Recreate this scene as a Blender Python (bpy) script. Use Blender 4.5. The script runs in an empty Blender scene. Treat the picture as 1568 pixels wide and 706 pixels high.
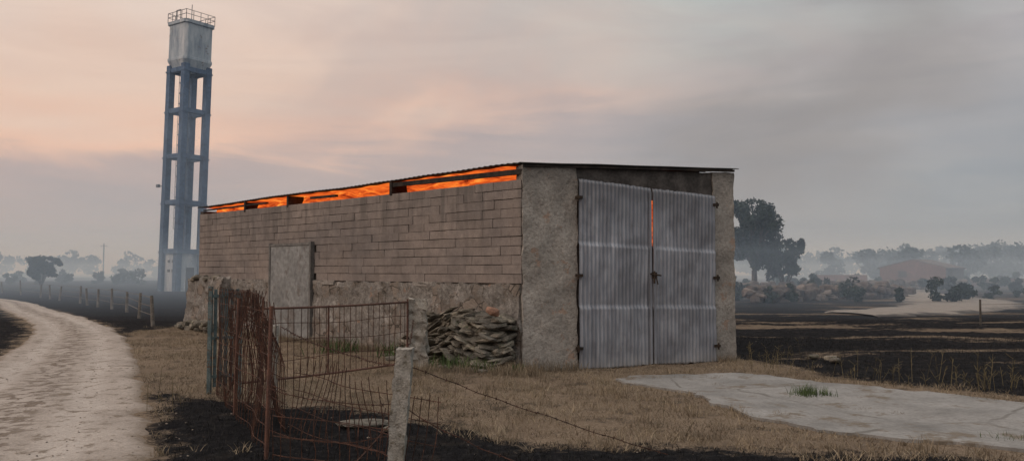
import bpy, bmesh, math, random
import numpy as np
from mathutils import Vector, noise, Matrix, Euler
random.seed(7); rng=np.random.default_rng(7)
scene=bpy.context.scene
scene.view_settings.view_transform='Standard'
try: scene.view_settings.look='None'
except: pass
scene.view_settings.exposure=0

def lin(r,g,b):
    f=lambda c:(c/255/12.92) if c/255<=.04045 else ((c/255+.055)/1.055)**2.4
    return (f(r),f(g),f(b),1)

class NT:
    def __init__(s,nt): s.nt=nt; s.n=nt.nodes; s.l=nt.links
    def add(s,t,**k):
        n=s.n.new(t)
        for a,b in k.items(): setattr(n,a,b)
        return n
    def link(s,a,b): s.l.new(a,b)
    def setin(s,sock,v):
        if hasattr(v,'is_output'): s.l.new(v,sock)
        else: sock.default_value=v
    def math(s,op,a,b=0.0,c=None,clamp=False):
        n=s.add('ShaderNodeMath',operation=op,use_clamp=clamp)
        s.setin(n.inputs[0],a); s.setin(n.inputs[1],b)
        if c is not None: s.setin(n.inputs[2],c)
        return n.outputs[0]
    def mix(s,f,a,b,blend='MIX'):
        n=s.add('ShaderNodeMix',data_type='RGBA',blend_type=blend)
        s.setin(n.inputs[0],f); s.setin(n.inputs[6],a); s.setin(n.inputs[7],b)
        return n.outputs[2]
    def ramp(s,f,stops,interp='LINEAR'):
        n=s.add('ShaderNodeValToRGB'); cr=n.color_ramp; cr.interpolation=interp
        while len(cr.elements)<len(stops): cr.elements.new(0.5)
        for e,(p,c) in zip(cr.elements,stops):
            e.position=p
            e.color=c if len(c)==4 else (*c,1)
        s.setin(n.inputs[0],f)
        return n.outputs[0]
    def vmap(s,vec,scale=(1,1,1),loc=(0,0,0)):
        n=s.add('ShaderNodeMapping'); n.inputs['Scale'].default_value=scale; n.inputs['Location'].default_value=loc
        s.link(vec,n.inputs[0]); return n.outputs[0]
    def noise(s,vec,scale,detail=5,rough=.55,dist=0):
        n=s.add('ShaderNodeTexNoise'); n.inputs['Scale'].default_value=scale; n.inputs['Detail'].default_value=min(detail,5)
        n.inputs['Roughness'].default_value=rough; n.inputs['Distortion'].default_value=dist
        if vec is not None: s.link(vec,n.inputs['Vector'])
        return n.outputs[0]
    def voro(s,vec,scale,feature='F1',out=0):
        n=s.add('ShaderNodeTexVoronoi',feature=feature); n.inputs['Scale'].default_value=scale
        s.link(vec,n.inputs['Vector']); return n.outputs[out]
    def attr(s,name,out='Fac'):
        n=s.add('ShaderNodeAttribute'); n.attribute_name=name; return n.outputs[out]
    def mapr(s,v,a,b,c=0,d=1,smooth=True):
        n=s.add('ShaderNodeMapRange'); n.interpolation_type='SMOOTHSTEP' if smooth else 'LINEAR'
        s.setin(n.inputs[0],v)
        for i,x in enumerate((a,b,c,d)): n.inputs[i+1].default_value=x
        return n.outputs[0]
    def bump(s,h,strength=.5,dist=.02,normal=None):
        n=s.add('ShaderNodeBump'); n.inputs['Strength'].default_value=strength; n.inputs['Distance'].default_value=dist
        s.link(h,n.inputs['Height'])
        if normal: s.link(normal,n.inputs['Normal'])
        return n.outputs[0]

def newmat(name):
    m=bpy.data.materials.new(name); m.use_nodes=True
    t=NT(m.node_tree); b=t.n['Principled BSDF']; b.inputs['Roughness'].default_value=.9
    b.inputs['Specular IOR Level'].default_value=.25
    g=t.add('ShaderNodeNewGeometry').outputs['Position']
    return m,t,b,g

def simple(name,c1,c2,scale=8,rough=.85,metal=0,bstr=.4,bdist=.01,c3=None,rnd=False):
    m,t,b,g=newmat(name)
    n1=t.noise(g,scale,5,.65); n2=t.noise(g,scale*7,3,.6)
    f=t.mapr(n1,.35,.65)
    col=t.mix(f,c1,c2)
    if c3 is not None:
        col=t.mix(t.mapr(t.noise(g,scale*2.3,4,.7),.52,.66),col,c3)
    col=t.mix(1.0,col,t.ramp(n2,[(0.25,(.6,.6,.6)),(.75,(1.25,1.25,1.25))]),'MULTIPLY')
    if rnd:
        r=t.attr('rnd'); col=t.mix(1.0,col,t.ramp(r,[(0,(.55,.55,.57)),(1,(1.35,1.3,1.25))]),'MULTIPLY')
    t.link(col,b.inputs['Base Color'])
    b.inputs['Roughness'].default_value=rough; b.inputs['Metallic'].default_value=metal
    t.link(t.bump(t.math('ADD',n1,t.math('MULTIPLY',n2,.5)),bstr,bdist),b.inputs['Normal'])
    return m

def empty(name,loc=(0,0,0)):
    e=bpy.data.objects.new(name,None); e.location=loc; scene.collection.objects.link(e); return e
def mk(name,V,F,mat,parent=None,attrs=None,smooth=False):
    me=bpy.data.meshes.new(name)
    V=np.asarray(V,dtype=float)
    me.from_pydata(V.tolist(),[],F if isinstance(F,list) else F.tolist())
    if attrs:
        for k,v in attrs.items():
            a=me.attributes.new(k,'FLOAT','POINT'); a.data.foreach_set('value',np.asarray(v,dtype=np.float32))
    me.materials.append(mat)
    if smooth: me.polygons.foreach_set('use_smooth',[True]*len(me.polygons))
    me.update()
    o=bpy.data.objects.new(name,me); scene.collection.objects.link(o)
    if parent: o.parent=parent
    return o
class Acc:
    def __init__(s): s.V=[];s.F=[];s.R=[]
    def add(s,V,F,r=None):
        n=len(s.V); r=random.random() if r is None else r
        s.V+= [tuple(v) for v in V]; s.F+=[tuple(i+n for i in f) for f in F]; s.R+=[r]*len(V)
    def tube(s,p,q,r,k=5,r2=None):
        p=Vector(p);q=Vector(q); d=(q-p)
        if d.length<1e-6: return
        d.normalize(); a=d.orthogonal().normalized(); b=d.cross(a); r2=r if r2 is None else r2
        V=[p+(a*math.cos(2*math.pi*i/k)+b*math.sin(2*math.pi*i/k))*r for i in range(k)]+[q+(a*math.cos(2*math.pi*i/k)+b*math.sin(2*math.pi*i/k))*r2 for i in range(k)]
        F=[(i,(i+1)%k,(i+1)%k+k,i+k) for i in range(k)]+[tuple(range(k))[::-1],tuple(range(k,2*k))]
        s.add(V,F)
    def poly(s,pts,r,k=4):
        for i in range(len(pts)-1): s.tube(pts[i],pts[i+1],r,k)
    def box(s,o,ex,ey,ez,jit=0):
        o=Vector(o);ex=Vector(ex);ey=Vector(ey);ez=Vector(ez)
        V=[o+ex*i+ey*j+ez*k+Vector((random.uniform(-jit,jit),random.uniform(-jit,jit),random.uniform(-jit,jit))) for i in(0,1) for j in(0,1) for k in(0,1)]
        F=[(0,1,3,2),(4,6,7,5),(0,4,5,1),(2,3,7,6),(0,2,6,4),(1,5,7,3)]
        s.add(V,F)
    def obj(s,name,mat,parent=None,smooth=False): return mk(name,s.V,s.F,mat,parent,{'rnd':s.R},smooth)

def gridbox(name,o,ex,ey,ez,res,amp,mat,parent=None,nscale=3.0,shape=None):
    o=Vector(o);E=[Vector(ex),Vector(ey),Vector(ez)]
    n=[max(1,int(e.length/res)) for e in E]
    idx={};V=[];F=[]
    def v(i,j,k):
        if (i,j,k) not in idx:
            p=o+E[0]*(i/n[0])+E[1]*(j/n[1])+E[2]*(k/n[2])
            if shape: p=shape(p,i/n[0],j/n[1],k/n[2])
            d=noise.noise_vector(p*nscale)*amp+noise.noise_vector(p*nscale*3.7)*amp*.5
            idx[(i,j,k)]=len(V); V.append(p+d)
        return idx[(i,j,k)]
    for a,b,c in ((0,1,2),(1,2,0),(2,0,1)):
        for side in (0,n[c]):
            for i in range(n[a]):
                for j in range(n[b]):
                    q=[]
                    for di,dj in ((0,0),(1,0),(1,1),(0,1)):
                        t=[0,0,0];t[a]=i+di;t[b]=j+dj;t[c]=side;q.append(v(*t))
                    F.append(tuple(q if side else q[::-1]))
    ob=mk(name,V,F,mat,parent,smooth=True)
    md=ob.modifiers.new('e','EDGE_SPLIT'); md.split_angle=math.radians(50)
    return ob

def ico(sub=2):
    bm=bmesh.new(); bmesh.ops.create_icosphere(bm,subdivisions=sub,radius=1)
    V=np.array([v.co[:] for v in bm.verts]); F=[tuple(v.index for v in f.verts) for f in bm.faces]; bm.free(); return V,F
IV,IF=ico(2)
def stone(acc,c,size,rot,power=.55,amp=.18):
    V=np.sign(IV)*np.abs(IV)**power
    sd=random.random()*100
    V=np.array([Vector(v)*(1+amp*noise.noise(Vector(v)*1.3+Vector((sd,0,0)))) for v in V])
    V=V*np.array(size)
    M=np.array(rot.to_3x3()); V=V@M.T+np.array(c)
    acc.add(V,IF)

# ---------------- terrain ----------------
def H(x,y):
    x=np.asarray(x,float);y=np.asarray(y,float)
    z=-0.09*np.exp(-(((x-2.6)/3.2)**2+((y-14.4)/3.0)**2))
    near=np.exp(-((y-10)/40)**2)
    z=z+near*(.018*np.sin(x*1.3+y*.7)+.014*np.sin(x*.6-y*1.9+1)+.008*np.sin(x*3.7+y*2.9))
    far=np.clip((y-40)/60,0,1)
    z=z+far*.25*np.sin(x*.05+1)*np.sin(y*.045)
    return z
def Hs(x,y): return float(H(x,y))

A=Vector((.18,13.8,0)); B=Vector((4.2,15.4,0)); C=Vector((-8.97,23.45,0)); D=B+(C-A)
U=(B-A).normalized(); N=Vector((U.y,-U.x,0))
S=(C-A).normalized(); M_=Vector((-S.y*1.0,S.x*1.0,0)); 
if M_.dot(Vector((-.7,-.7,0)))<0: M_=-M_
LW=(C-A).length; FW=(B-A).length
Zv=Vector((0,0,1))

Rp=[(.6,-3),(-.7,1),(-1.6,3.8),(-2.96,6.9),(-4.8,10.8),(-8.05,17.4),(-11.6,23.5),(-17.6,32),(-29.9,47.6),(-60,75),(-120,120)]
Lp=[(-5.6,-3),(-5.3,1),(-5.6,3.8),(-6.4,6.9),(-7.9,11.2),(-10.9,18.2),(-14.2,24.2),(-20.2,32.6),(-32.5,49),(-62,77),(-122,123)]
straw_poly=[(-5.2,10.7),(-4.4,10.5),(-3.2,10.0),(-2.3,9.6),(-1.4,9.2),(-.8,8.6),(.1,7.7),(1.5,7.25),(3.5,7.0),(5,6.85),(9,7.1),(14,8.6),(8,10.0),(5.5,11.6),(5.1,13.3),(4.8,14.8),(4.2,16),(-6,24.5),(-9.7,24.2),(-10.0,21.2),(-8.9,18.6),(-8.2,17.5),(-9,15),(-7,12)]
def sdist(x,y,poly):
    d=np.full(x.shape,1e9); ins=np.zeros(x.shape,bool); n=len(poly)
    for i in range(n):
        x1,y1=poly[i];x2,y2=poly[(i+1)%n]
        ex,ey=x2-x1,y2-y1; t=np.clip(((x-x1)*ex+(y-y1)*ey)/(ex*ex+ey*ey),0,1)
        d=np.minimum(d,np.hypot(x-x1-t*ex,y-y1-t*ey))
        c=((y1>y)!=(y2>y))&(x<(x2-x1)*(y-y1)/((y2-y1)+1e-12)+x1)
        ins^=c
    return np.where(ins,d,-d)
roadpoly=Rp+Lp[::-1]
def strawsd(x,y):
    return np.maximum(sdist(x,y,straw_poly), sdist(x,y,roadpoly)+.16)

def graded(a,b,lo,hi,step,growth):
    c=list(np.arange(lo,hi+1e-6,step)); s=step;x=lo
    left=[]
    while x>a: s*=growth; x-=s; left.append(x)
    s=step;x=hi;right=[]
    while x<b: s*=growth; x+=s; right.append(x)
    return np.array(left[::-1]+c+right)
gx=graded(-1800,1800,-12,12,.12,1.07); gy=graded(-60,2500,3,26,.12,1.06)
X,Y=np.meshgrid(gx,gy,indexing='ij')
Zg=H(X,Y)+np.where((Y<30)&(abs(X)<20),rng.normal(0,.006,X.shape),0)
nx,ny=X.shape
V=np.stack([X.ravel(),Y.ravel(),Zg.ravel()],1)
I=np.arange(nx*ny).reshape(nx,ny)
F=np.stack([I[:-1,:-1].ravel(),I[1:,:-1].ravel(),I[1:,1:].ravel(),I[:-1,1:].ravel()],1)
sd=np.clip(strawsd(X.ravel(),Y.ravel()),-1.5,1.5)

m,t,b,g=newmat('burnt_and_dry_ground')
sda=t.attr('straw')
nA=t.noise(g,1.3,5,.65); nB=t.noise(g,6,5,.65); nC=t.noise(g,40,4,.7)
val=t.math('ADD',sda,t.math('MULTIPLY',t.math('SUBTRACT',nA,.5),1.6))
val=t.math('ADD',val,t.math('MULTIPLY',t.math('SUBTRACT',nB,.5),1.0))
val=t.math('ADD',val,t.math('MULTIPLY',t.math('SUBTRACT',nC,.5),.5))
mask=t.mapr(val,-.12,.3)
st=t.noise(t.vmap(g,(.10,.42,1),(3,1.4,0)),1.3,5,.62,.5)
sep=t.add('ShaderNodeSeparateXYZ'); t.link(g,sep.inputs[0])
farm=t.mapr(sep.outputs[1],12.5,15)
rightm=t.mapr(sep.outputs[0],3,6)
sm=t.math('MULTIPLY',t.mapr(t.math('ADD',st,t.math('MULTIPLY',t.math('SUBTRACT',nB,.5),.24)),.53,.60),t.math('MULTIPLY',farm,rightm))
mask=t.math('MAXIMUM',mask,t.math('MULTIPLY',sm,.8))
straw=t.ramp(nC,[(.25,(.085,.062,.043)),(.48,(.19,.142,.102)),(.75,(.31,.25,.185))])
straw=t.mix(t.mapr(t.noise(g,.55,4,.6),.45,.62),straw,t.mix(.6,straw,(.15,.112,.082,1)))
straw=t.mix(t.mapr(t.noise(g,2.2,5,.7),.53,.65),straw,(.10,.078,.06,1))
ash=t.ramp(t.noise(g,9,5,.72),[(.3,(.005,.005,.006)),(.55,(.015,.0145,.016)),(.72,(.035,.033,.033)),(.88,(.10,.095,.09))])
ash=t.mix(t.mapr(t.noise(g,1.7,5,.7),.54,.7,0,.4),ash,(.055,.044,.036,1))
col=t.mix(mask,ash,straw)
t.link(col,b.inputs['Base Color']); b.inputs['Roughness'].default_value=1; b.inputs['Specular IOR Level'].default_value=.05
hh=t.math('ADD',t.math('MULTIPLY',nB,1.2),nC)
t.link(t.bump(hh,.8,.05),b.inputs['Normal'])
mk('ground',V,F,m,None,{'straw':sd},True)

# ---------------- road ----------------
def catmull(P,n):
    P=[np.array(p,float) for p in P]; out=[]
    for i in range(len(P)-1):
        p0=P[max(i-1,0)];p1=P[i];p2=P[i+1];p3=P[min(i+2,len(P)-1)]
        for k in range(n):
            t_=k/n
            out.append(.5*((2*p1)+(-p0+p2)*t_+(2*p0-5*p1+4*p2-p3)*t_**2+(-p0+3*p1-3*p2+p3)*t_**3))
    out.append(P[-1]); return np.array(out)
def strip(name,Rp,Lp,mat,lift,nc=28,sub=26,edge=.12,parent=None):
    R=catmull(Rp,sub);L=catmull(Lp,sub); V=[];v_=[];F=[]
    for i,(r,l) in enumerate(zip(R,L)):
        d=(l-r); w=np.linalg.norm(d); d=d/w
        er=edge*noise.noise(Vector((r[0]*1.7,r[1]*1.7,3)))*2; el=edge*noise.noise(Vector((l[0]*1.7,l[1]*1.7,9)))*2
        for j in range(nc+1):
            f=j/nc; p=r+(l-r)*f - d*er*(1-f)+d*el*f
            ruts=-.012*(math.exp(-((f-.28)/.07)**2)+math.exp(-((f-.72)/.07)**2))
            edgez=-lift*1.6*(max(0,1-min(f,1-f)*nc/1.5))
            z=Hs(p[0],p[1])+lift+ruts*.6+edgez+ .006*noise.noise(Vector((p[0]*5,p[1]*5,0)))
            V.append((p[0],p[1],z)); v_.append(f)
    n=nc+1
    for i in range(len(R)-1):
        for j in range(nc): F.append((i*n+j,(i+1)*n+j,(i+1)*n+j+1,i*n+j+1))
    return mk(name,V,F,mat,parent,{'across':v_},True)
m,t,b,g=newmat('gravel')
ac=t.attr('across'); n1=t.noise(g,1.1,5,.6); n2=t.noise(g,28,4,.7); n3=t.noise(g,5,5,.65,.4)
base=t.ramp(n1,[(.3,(.29,.248,.215)),(.7,(.38,.33,.29))])
tr=t.math('ADD',t.mapr(t.math('ABSOLUTE',t.math('SUBTRACT',ac,.26)),.02,.11,1,0),t.mapr(t.math('ABSOLUTE',t.math('SUBTRACT',ac,.74)),.02,.11,1,0))
base=t.mix(t.math('MULTIPLY',tr,.55),base,(.44,.39,.35,1))
cen=t.mapr(t.math('ABSOLUTE',t.math('SUBTRACT',ac,.5)),.03,.18,1,0)
base=t.mix(t.math('MULTIPLY',cen,t.mapr(n3,.45,.58)),base,(.13,.10,.08,1))
base=t.mix(t.mapr(t.math('ADD',n3,t.math('MULTIPLY',n2,.3)),.70,.78),base,(.19,.155,.125,1))
edm=t.mapr(t.math('ADD',t.math('MINIMUM',ac,t.math('SUBTRACT',1,ac)),t.math('MULTIPLY',t.math('SUBTRACT',n3,.5),.16)),.0,.09,1,0)
base=t.mix(t.math('MULTIPLY',edm,.9),base,(.17,.13,.095,1))
base=t.mix(1,base,t.ramp(n2,[(.25,(.7,.7,.7)),(.7,(1.15,1.15,1.15))]),'MULTIPLY')
t.link(base,b.inputs['Base Color']); b.inputs['Roughness'].default_value=1; b.inputs['Specular IOR Level'].default_value=.1
t.link(t.bump(t.math('ADD',n2,n3),.7,.03),b.inputs['Normal'])
gravel=m
strip('gravel_road',Rp,Lp,gravel,.03)
m,t,b,g=newmat('pale_dirt'); ac=t.attr('across'); n3=t.noise(g,.5,5,.7); n4=t.noise(g,2.5,4,.7)
col=t.ramp(n4,[(.3,(.16,.137,.118)),(.7,(.25,.22,.19))])
edm=t.mapr(t.math('ADD',t.math('MINIMUM',ac,t.math('SUBTRACT',1,ac)),t.math('MULTIPLY',t.math('SUBTRACT',n3,.5),.9)),.05,.2,1,0)
col=t.mix(edm,col,(.045,.038,.034,1)); t.link(col,b.inputs['Base Color']); track=m
strip('dirt_track',[(13,28.5),(19,32),(25.5,40),(29,52),(34,66),(60,100),(110,150)],[(12,32.0),(16.5,36.5),(20.0,43),(24,54),(30,69),(57,104),(107,155)],track,.06,12,14,.5)
strip('dirt_track',[(36,50),(50,60),(80,80)],[(34,54),(47,66),(77,86)],track,.06,12,14,.5)

# concrete slab
slab=[(1.58,12.7),(2.6,13.1),(3.7,13.05),(4.7,11.35),(6.1,9.75),(9,8.9),(9.6,7.6),(6.0,7.15),(4.6,7.3),(3.83,7.8),(3.3,8.2),(2.8,8.9),(2.5,9.9),(2.45,10.8),(2.0,11.6)]
outl=[]
for i in range(len(slab)):
    a=Vector((*slab[i],0));c=Vector((*slab[(i+1)%len(slab)],0)); n=max(2,int((c-a).length/.07))
    for k in range(n):
        p=a.lerp(c,k/n); q=noise.noise_vector(p*1.6)*.2+noise.noise_vector(p*6)*.08
        outl.append((p.x+q.x,p.y+q.y))
bm=bmesh.new()
vs=[bm.verts.new((x,y,0)) for x,y in outl]; fc=bm.faces.new(vs)
bmesh.ops.triangulate(bm,faces=[fc])
for it in range(4):
    es=[e for e in bm.edges if e.calc_length()>.35]
    if es: bmesh.ops.subdivide_edges(bm,edges=es,cuts=1); bmesh.ops.triangulate(bm,faces=bm.faces[:])
for v in bm.verts: v.co.z=Hs(v.co.x,v.co.y)+.03+.006*noise.noise(Vector((v.co.x,v.co.y,0))*2)
ex=bmesh.ops.extrude_edge_only(bm,edges=[e for e in bm.edges if e.is_boundary])
for v in [q for q in ex['geom'] if isinstance(q,bmesh.types.BMVert)]: v.co.z-=.08
me=bpy.data.meshes.new('slab'); bm.to_mesh(me); bm.free()
m,t,b,g=newmat('weathered_concrete_slab')
n1=t.noise(g,1.0,5,.66); n2=t.noise(g,22,4,.7)
col=t.ramp(n1,[(.3,(.135,.128,.12)),(.5,(.21,.20,.188)),(.7,(.275,.264,.25))])
cr=t.voro(t.vmap(t.mix(.25,g,t.add('ShaderNodeTexNoise').outputs[1]),(1,1,1)),.42,'DISTANCE_TO_EDGE')
col=t.mix(t.math('MULTIPLY',t.mapr(cr,.002,.008,.7,0),t.mapr(n1,.42,.55)),col,(.09,.08,.068,1))
col=t.mix(t.mapr(t.noise(g,1.6,5,.75),.53,.64),col,(.14,.115,.09,1))
col=t.mix(1,col,t.ramp(n2,[(.3,(.75,.75,.75)),(.7,(1.12,1.12,1.12))]),'MULTIPLY')
t.link(col,b.inputs['Base Color']); t.link(t.bump(n2,.4,.01),b.inputs['Normal'])
me.materials.append(m); o=bpy.data.objects.new('concrete_slab',me); scene.collection.objects.link(o)

# ---------------- barn ----------------
barn=empty('block_barn',A)
def bp(o): 
    o.parent=barn; o.matrix_parent_inverse=Matrix.Translation(-A); return o
def soot(t,g,col,z0,z1,amt=.85):
    s=t.add('ShaderNodeSeparateXYZ'); t.link(g,s.inputs[0])
    z=t.math('ADD',s.outputs[2],t.math('MULTIPLY',t.math('SUBTRACT',t.noise(g,1.4,5,.6),.5),1.0))
    return t.mix(t.mapr(z,z0,z1,0,amt),col,(.035,.032,.03,1))
m,t,b,g=newmat('concrete_block')
r=t.attr('rnd'); n1=t.noise(g,.7,5,.6); n2=t.noise(g,45,3,.7); n5=t.noise(g,5,5,.7)
col=t.ramp(r,[(0,(.190,.161,.145)),(.5,(.208,.176,.159)),(1,(.228,.194,.175))])
col=t.mix(1,col,t.ramp(n1,[(.3,(.74,.76,.79)),(.7,(1.17,1.13,1.09))]),'MULTIPLY')
col=t.mix(1,col,t.ramp(n5,[(.3,(.76,.76,.76)),(.7,(1.14,1.14,1.14))]),'MULTIPLY')
col=t.mix(1,col,t.ramp(n2,[(.3,(.82,.82,.82)),(.7,(1.12,1.12,1.12))]),'MULTIPLY')
gs=t.noise(t.vmap(g,(1,1,.12)),3.2,5,.65); sz=t.add('ShaderNodeSeparateXYZ'); t.link(g,sz.inputs[0])
col=t.mix(t.math('MULTIPLY',t.mapr(gs,.47,.66,0,.65),t.mapr(sz.outputs[2],1.5,3.1)),col,(.09,.08,.073,1))
t.link(col,b.inputs['Base Color']); t.link(t.bump(n2,.5,.006),b.inputs['Normal']); blockm=m
mortar=simple('shade_dark_mortar',(.06,.05,.044,1),(.13,.11,.095,1),3)  # mortar coloured dark so the open joints look shadowed
m,t,b,g=newmat('rough_render_over_stone')
n1=t.noise(g,1.8,5,.65); n2=t.noise(g,14,5,.72); vo=t.voro(g,4.0,'DISTANCE_TO_EDGE'); vc=t.voro(g,4.0,'F1',1)
vcg=t.add('ShaderNodeRGBToBW'); t.link(vc,vcg.inputs[0])
stonec=t.mix(vcg.outputs[0],(.13,.11,.094,1),(.26,.215,.18,1)); stonec=t.mix(t.mapr(vo,.0,.07,1,0),stonec,(.06,.052,.044,1))
plc=t.ramp(n2,[(.25,(.085,.077,.07)),(.5,(.19,.172,.155)),(.72,(.31,.285,.26))])
col=t.mix(t.mapr(n1,.49,.56),plc,stonec)
col=t.mix(t.mapr(t.noise(g,3.1,5,.7),.62,.70),col,(.26,.175,.13,1))
col=t.mix(t.mapr(t.noise(g,2.4,5,.7),.58,.66),col,(.32,.295,.27,1))
col=t.mix(t.mapr(t.noise(g,2.0,5,.7),.56,.68,0,.6),col,(.09,.078,.067,1))
t.link(col,b.inputs['Base Color']); t.link(t.bump(t.math('ADD',n2,t.math('MULTIPLY',n1,.6)),1.0,.05),b.inputs['Normal']); roughm=m
m,t,b,g=newmat('cement_render')
n1=t.noise(g,1.5,5,.65); n2=t.noise(g,17,5,.72); n6=t.noise(g,5,5,.7)
col=t.ramp(n1,[(.3,(.24,.216,.19)),(.5,(.33,.30,.268)),(.7,(.41,.375,.34))])
col=t.mix(1,col,t.ramp(n2,[(.25,(.55,.55,.55)),(.5,(1,1,1)),(.75,(1.25,1.25,1.25))]),'MULTIPLY')
col=t.mix(t.mapr(n6,.54,.68,0,.6),col,(.17,.145,.125,1))
col=t.mix(t.mapr(t.noise(g,2.7,5,.7),.60,.66,0,.7),col,(.33,.22,.16,1))
col=soot(t,g,col,2.8,3.9,.8)
t.link(col,b.inputs['Base Color']); t.link(t.bump(t.math('ADD',n2,t.math('MULTIPLY',n1,.6)),1.0,.04),b.inputs['Normal']); cemm=m
sootm=simple('sooty_concrete',(.05,.045,.042,1),(.10,.09,.083,1),3)
darkm=simple('charred_wood',(.012,.01,.009,1),(.04,.03,.024,1),6)
roofm=simple('corroded_roof_sheet',(.03,.028,.027,1),(.06,.055,.05,1),3,.7,.3)
inner=simple('scorched_inner_wall',(.10,.08,.07,1),(.05,.04,.035,1),2)

bp(gridbox('corner_pillar',A+Zv*-.35-N*.3,U*1.02,N*.3,Zv*3.755,.06,.030,cemm))
bp(gridbox('right_pillar',A+U*3.86+Zv*-.4-N*.3,U*(FW-3.86),N*.3,Zv*3.86,.06,.030,cemm))
bp(gridbox('lintel',A+U*1.02+Zv*2.90-N*.28,U*2.84,N*.24,Zv*.53,.08,.01,sootm))
a=Acc(); a.box(A+U*1.0-N*.25+Zv*-.3,U*.16,N*.2,Zv*3.3); a.box(A+U*3.72-N*.25+Zv*-.3,U*.16,N*.2,Zv*3.3); a.box(A+U*1.17-N*.3+Zv*-.3,U*2.54,N*.3,Zv*.26); bp(a.obj('door_jambs',sootm))
bp(gridbox('lower_stone_wall',A+S*.05+Zv*-.35-M_*.22,S*(LW-.05),M_*.26,Zv*1.72,.07,.055,roughm,nscale=4))
def sh(p,i,j,k): return p - M_*(.10*k*j)+Zv*(.16*noise.noise(Vector((i*5,j*3,3)))*k)
bp(gridbox('stone_buttress',A+S*11.2+Zv*-.3,S*2.3,M_*.36,Zv*1.68,.06,.06,roughm,shape=sh,nscale=4))
a=Acc(); a.box(A+S*.12+Zv*1.30-M_*.22,S*(LW-.12),M_*.190,Zv*1.80); bp(a.obj('block_wall_mortar',mortar))
a=Acc(); ch=.161
def crack(z): 
    return 1.0+(3.15-z)*2.1 if z>2.45 else 2.47+(2.45-z)*7
for row in range(11):
    off=(row%2)*.25+random.uniform(-.05,.05); s=-.25+off
    zz=1.385+row*ch
    while s<LW:
        s0=max(s,.02); s1=min(s+.5+random.uniform(-.03,.03),LW); s=s1 if s1<LW else s+.5
        if s1-s0<.04: continue
        if 6.95<(s0+s1)/2<8.8 and zz<2.12: continue
        mid=(s0+s1)/2; dn=0; ds=0
        if mid>crack(zz): dn=-.011; ds=.014
        if 9.0<mid<9.0+(zz-1.8)*.3: ds+=.012
        g0=random.uniform(.0005,.004); tl=1+.045*mid/LW
        z0=1.385+(zz-1.385)*tl+.002+dn+random.uniform(-.002,.003); z1=1.385+(zz+ch-1.385)*tl-.005+dn+random.uniform(-.003,.002)
        out=random.uniform(.006,.017)
        a.box(A+S*(s0+g0+ds)-M_*.10+Zv*z0,S*(s1-s0-2*g0),M_*(.10+out),Zv*(z1-z0),.0025)
ob=bp(a.obj('concrete_blocks',blockm)); bv=ob.modifiers.new('b','BEVEL'); bv.width=.004; bv.segments=1
a=Acc(); a.box(B-U*.2+S*.35+Zv*-.3,U*.19,(D-B)-S*.35,Zv*3.7); a.box(C+Zv*-.3-S*.2,(D-C),S*.2,Zv*3.6); bp(a.obj('rear_walls',inner))
a=Acc()
s=.15
while s<LW-.3:
    w=random.uniform(.35,.8)
    if random.random()<.35: a.box(A+S*s+Zv*(1.31+random.uniform(-.02,.0))-M_*.1,S*w*.96,M_*(.135+random.uniform(0,.02)),Zv*.085,.008)
    s+=w
bp(a.obj('ledge_course',simple('pale_cement',(.27,.245,.22,1),(.19,.165,.145,1),4)))
def roofz(s,u): return 3.43+.10*u+.012*math.sin(s*.9)+.014*noise.noise(Vector((s*.8,u*4,0)))
V=[];F=[];ns=900;nu=6
for i in range(ns+1):
    s=-.05+(LW+.2)*i/ns
    for j in range(nu+1):
        u=j/nu
        p=A+S*s+M_*.03*(1-u)+ (U*(FW+.07))*u
        V.append(p+Zv*(roofz(s,u)+.008*math.sin(s*2*math.pi/.15)))
for i in range(ns):
    for j in range(nu): F.append((i*(nu+1)+j,(i+1)*(nu+1)+j,(i+1)*(nu+1)+j+1,i*(nu+1)+j+1))
ro=bp(mk('corrugated_roof',V,F,roofm,None,None,True)); so=ro.modifiers.new('s','SOLIDIFY'); so.thickness=.012
a=Acc()
a.box(A+S*.0+Zv*3.250-M_*.08,S*3.9+Zv*.06,M_*.08,Zv*.085)
for s in (3.8,8.1,10.4): a.box(A+S*s+Zv*3.14-M_*.4,S*.08,M_*.42,Zv*.27)
a.box(A+S*6.0+Zv*3.255-M_*.08,S*1.1+Zv*.02,M_*.08,Zv*.05)
a.box(A+S*9.3+Zv*3.30-M_*.08,S*3.8+Zv*.01,M_*.08,Zv*.035)
a.box(A-N*.02+U*0+Zv*3.37,U*FW+Zv*.1,N*.055,Zv*.04)
bp(a.obj('roof_timbers',darkm))

# doors
m,t,b,g=newmat('galvanised_sheet')
n1=t.noise(t.vmap(g,(3,3,.5)),2.2,5,.65); n2=t.noise(g,1.3,5,.6); n3=t.noise(g,30,3,.6)
col=t.ramp(n1,[(.3,(.18,.187,.212)),(.5,(.27,.281,.312)),(.7,(.38,.394,.43))])
col=t.mix(t.mapr(n2,.48,.64,0,.6),col,(.16,.163,.18,1))
col=t.mix(t.mapr(t.noise(t.vmap(g,(6,6,1)),3,5,.7),.62,.70,0,.5),col,(.15,.10,.08,1))
s_=t.add('ShaderNodeSeparateXYZ'); t.link(g,s_.inputs[0])
col=t.mix(t.mapr(t.math('ADD',s_.outputs[2],t.math('MULTIPLY',n2,.8)),.25,.62,.45,0),col,(.38,.37,.36,1))
col=t.mix(t.mapr(t.math('ADD',s_.outputs[2],t.math('MULTIPLY',n1,1.2)),3.0,4.0,0,.6),col,(.06,.056,.056,1))
t.link(col,b.inputs['Base Color']); b.inputs['Metallic'].default_value=.3; b.inputs['Roughness'].default_value=.5
t.link(t.bump(n3,.25,.004),b.inputs['Normal']); galv=m
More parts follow.
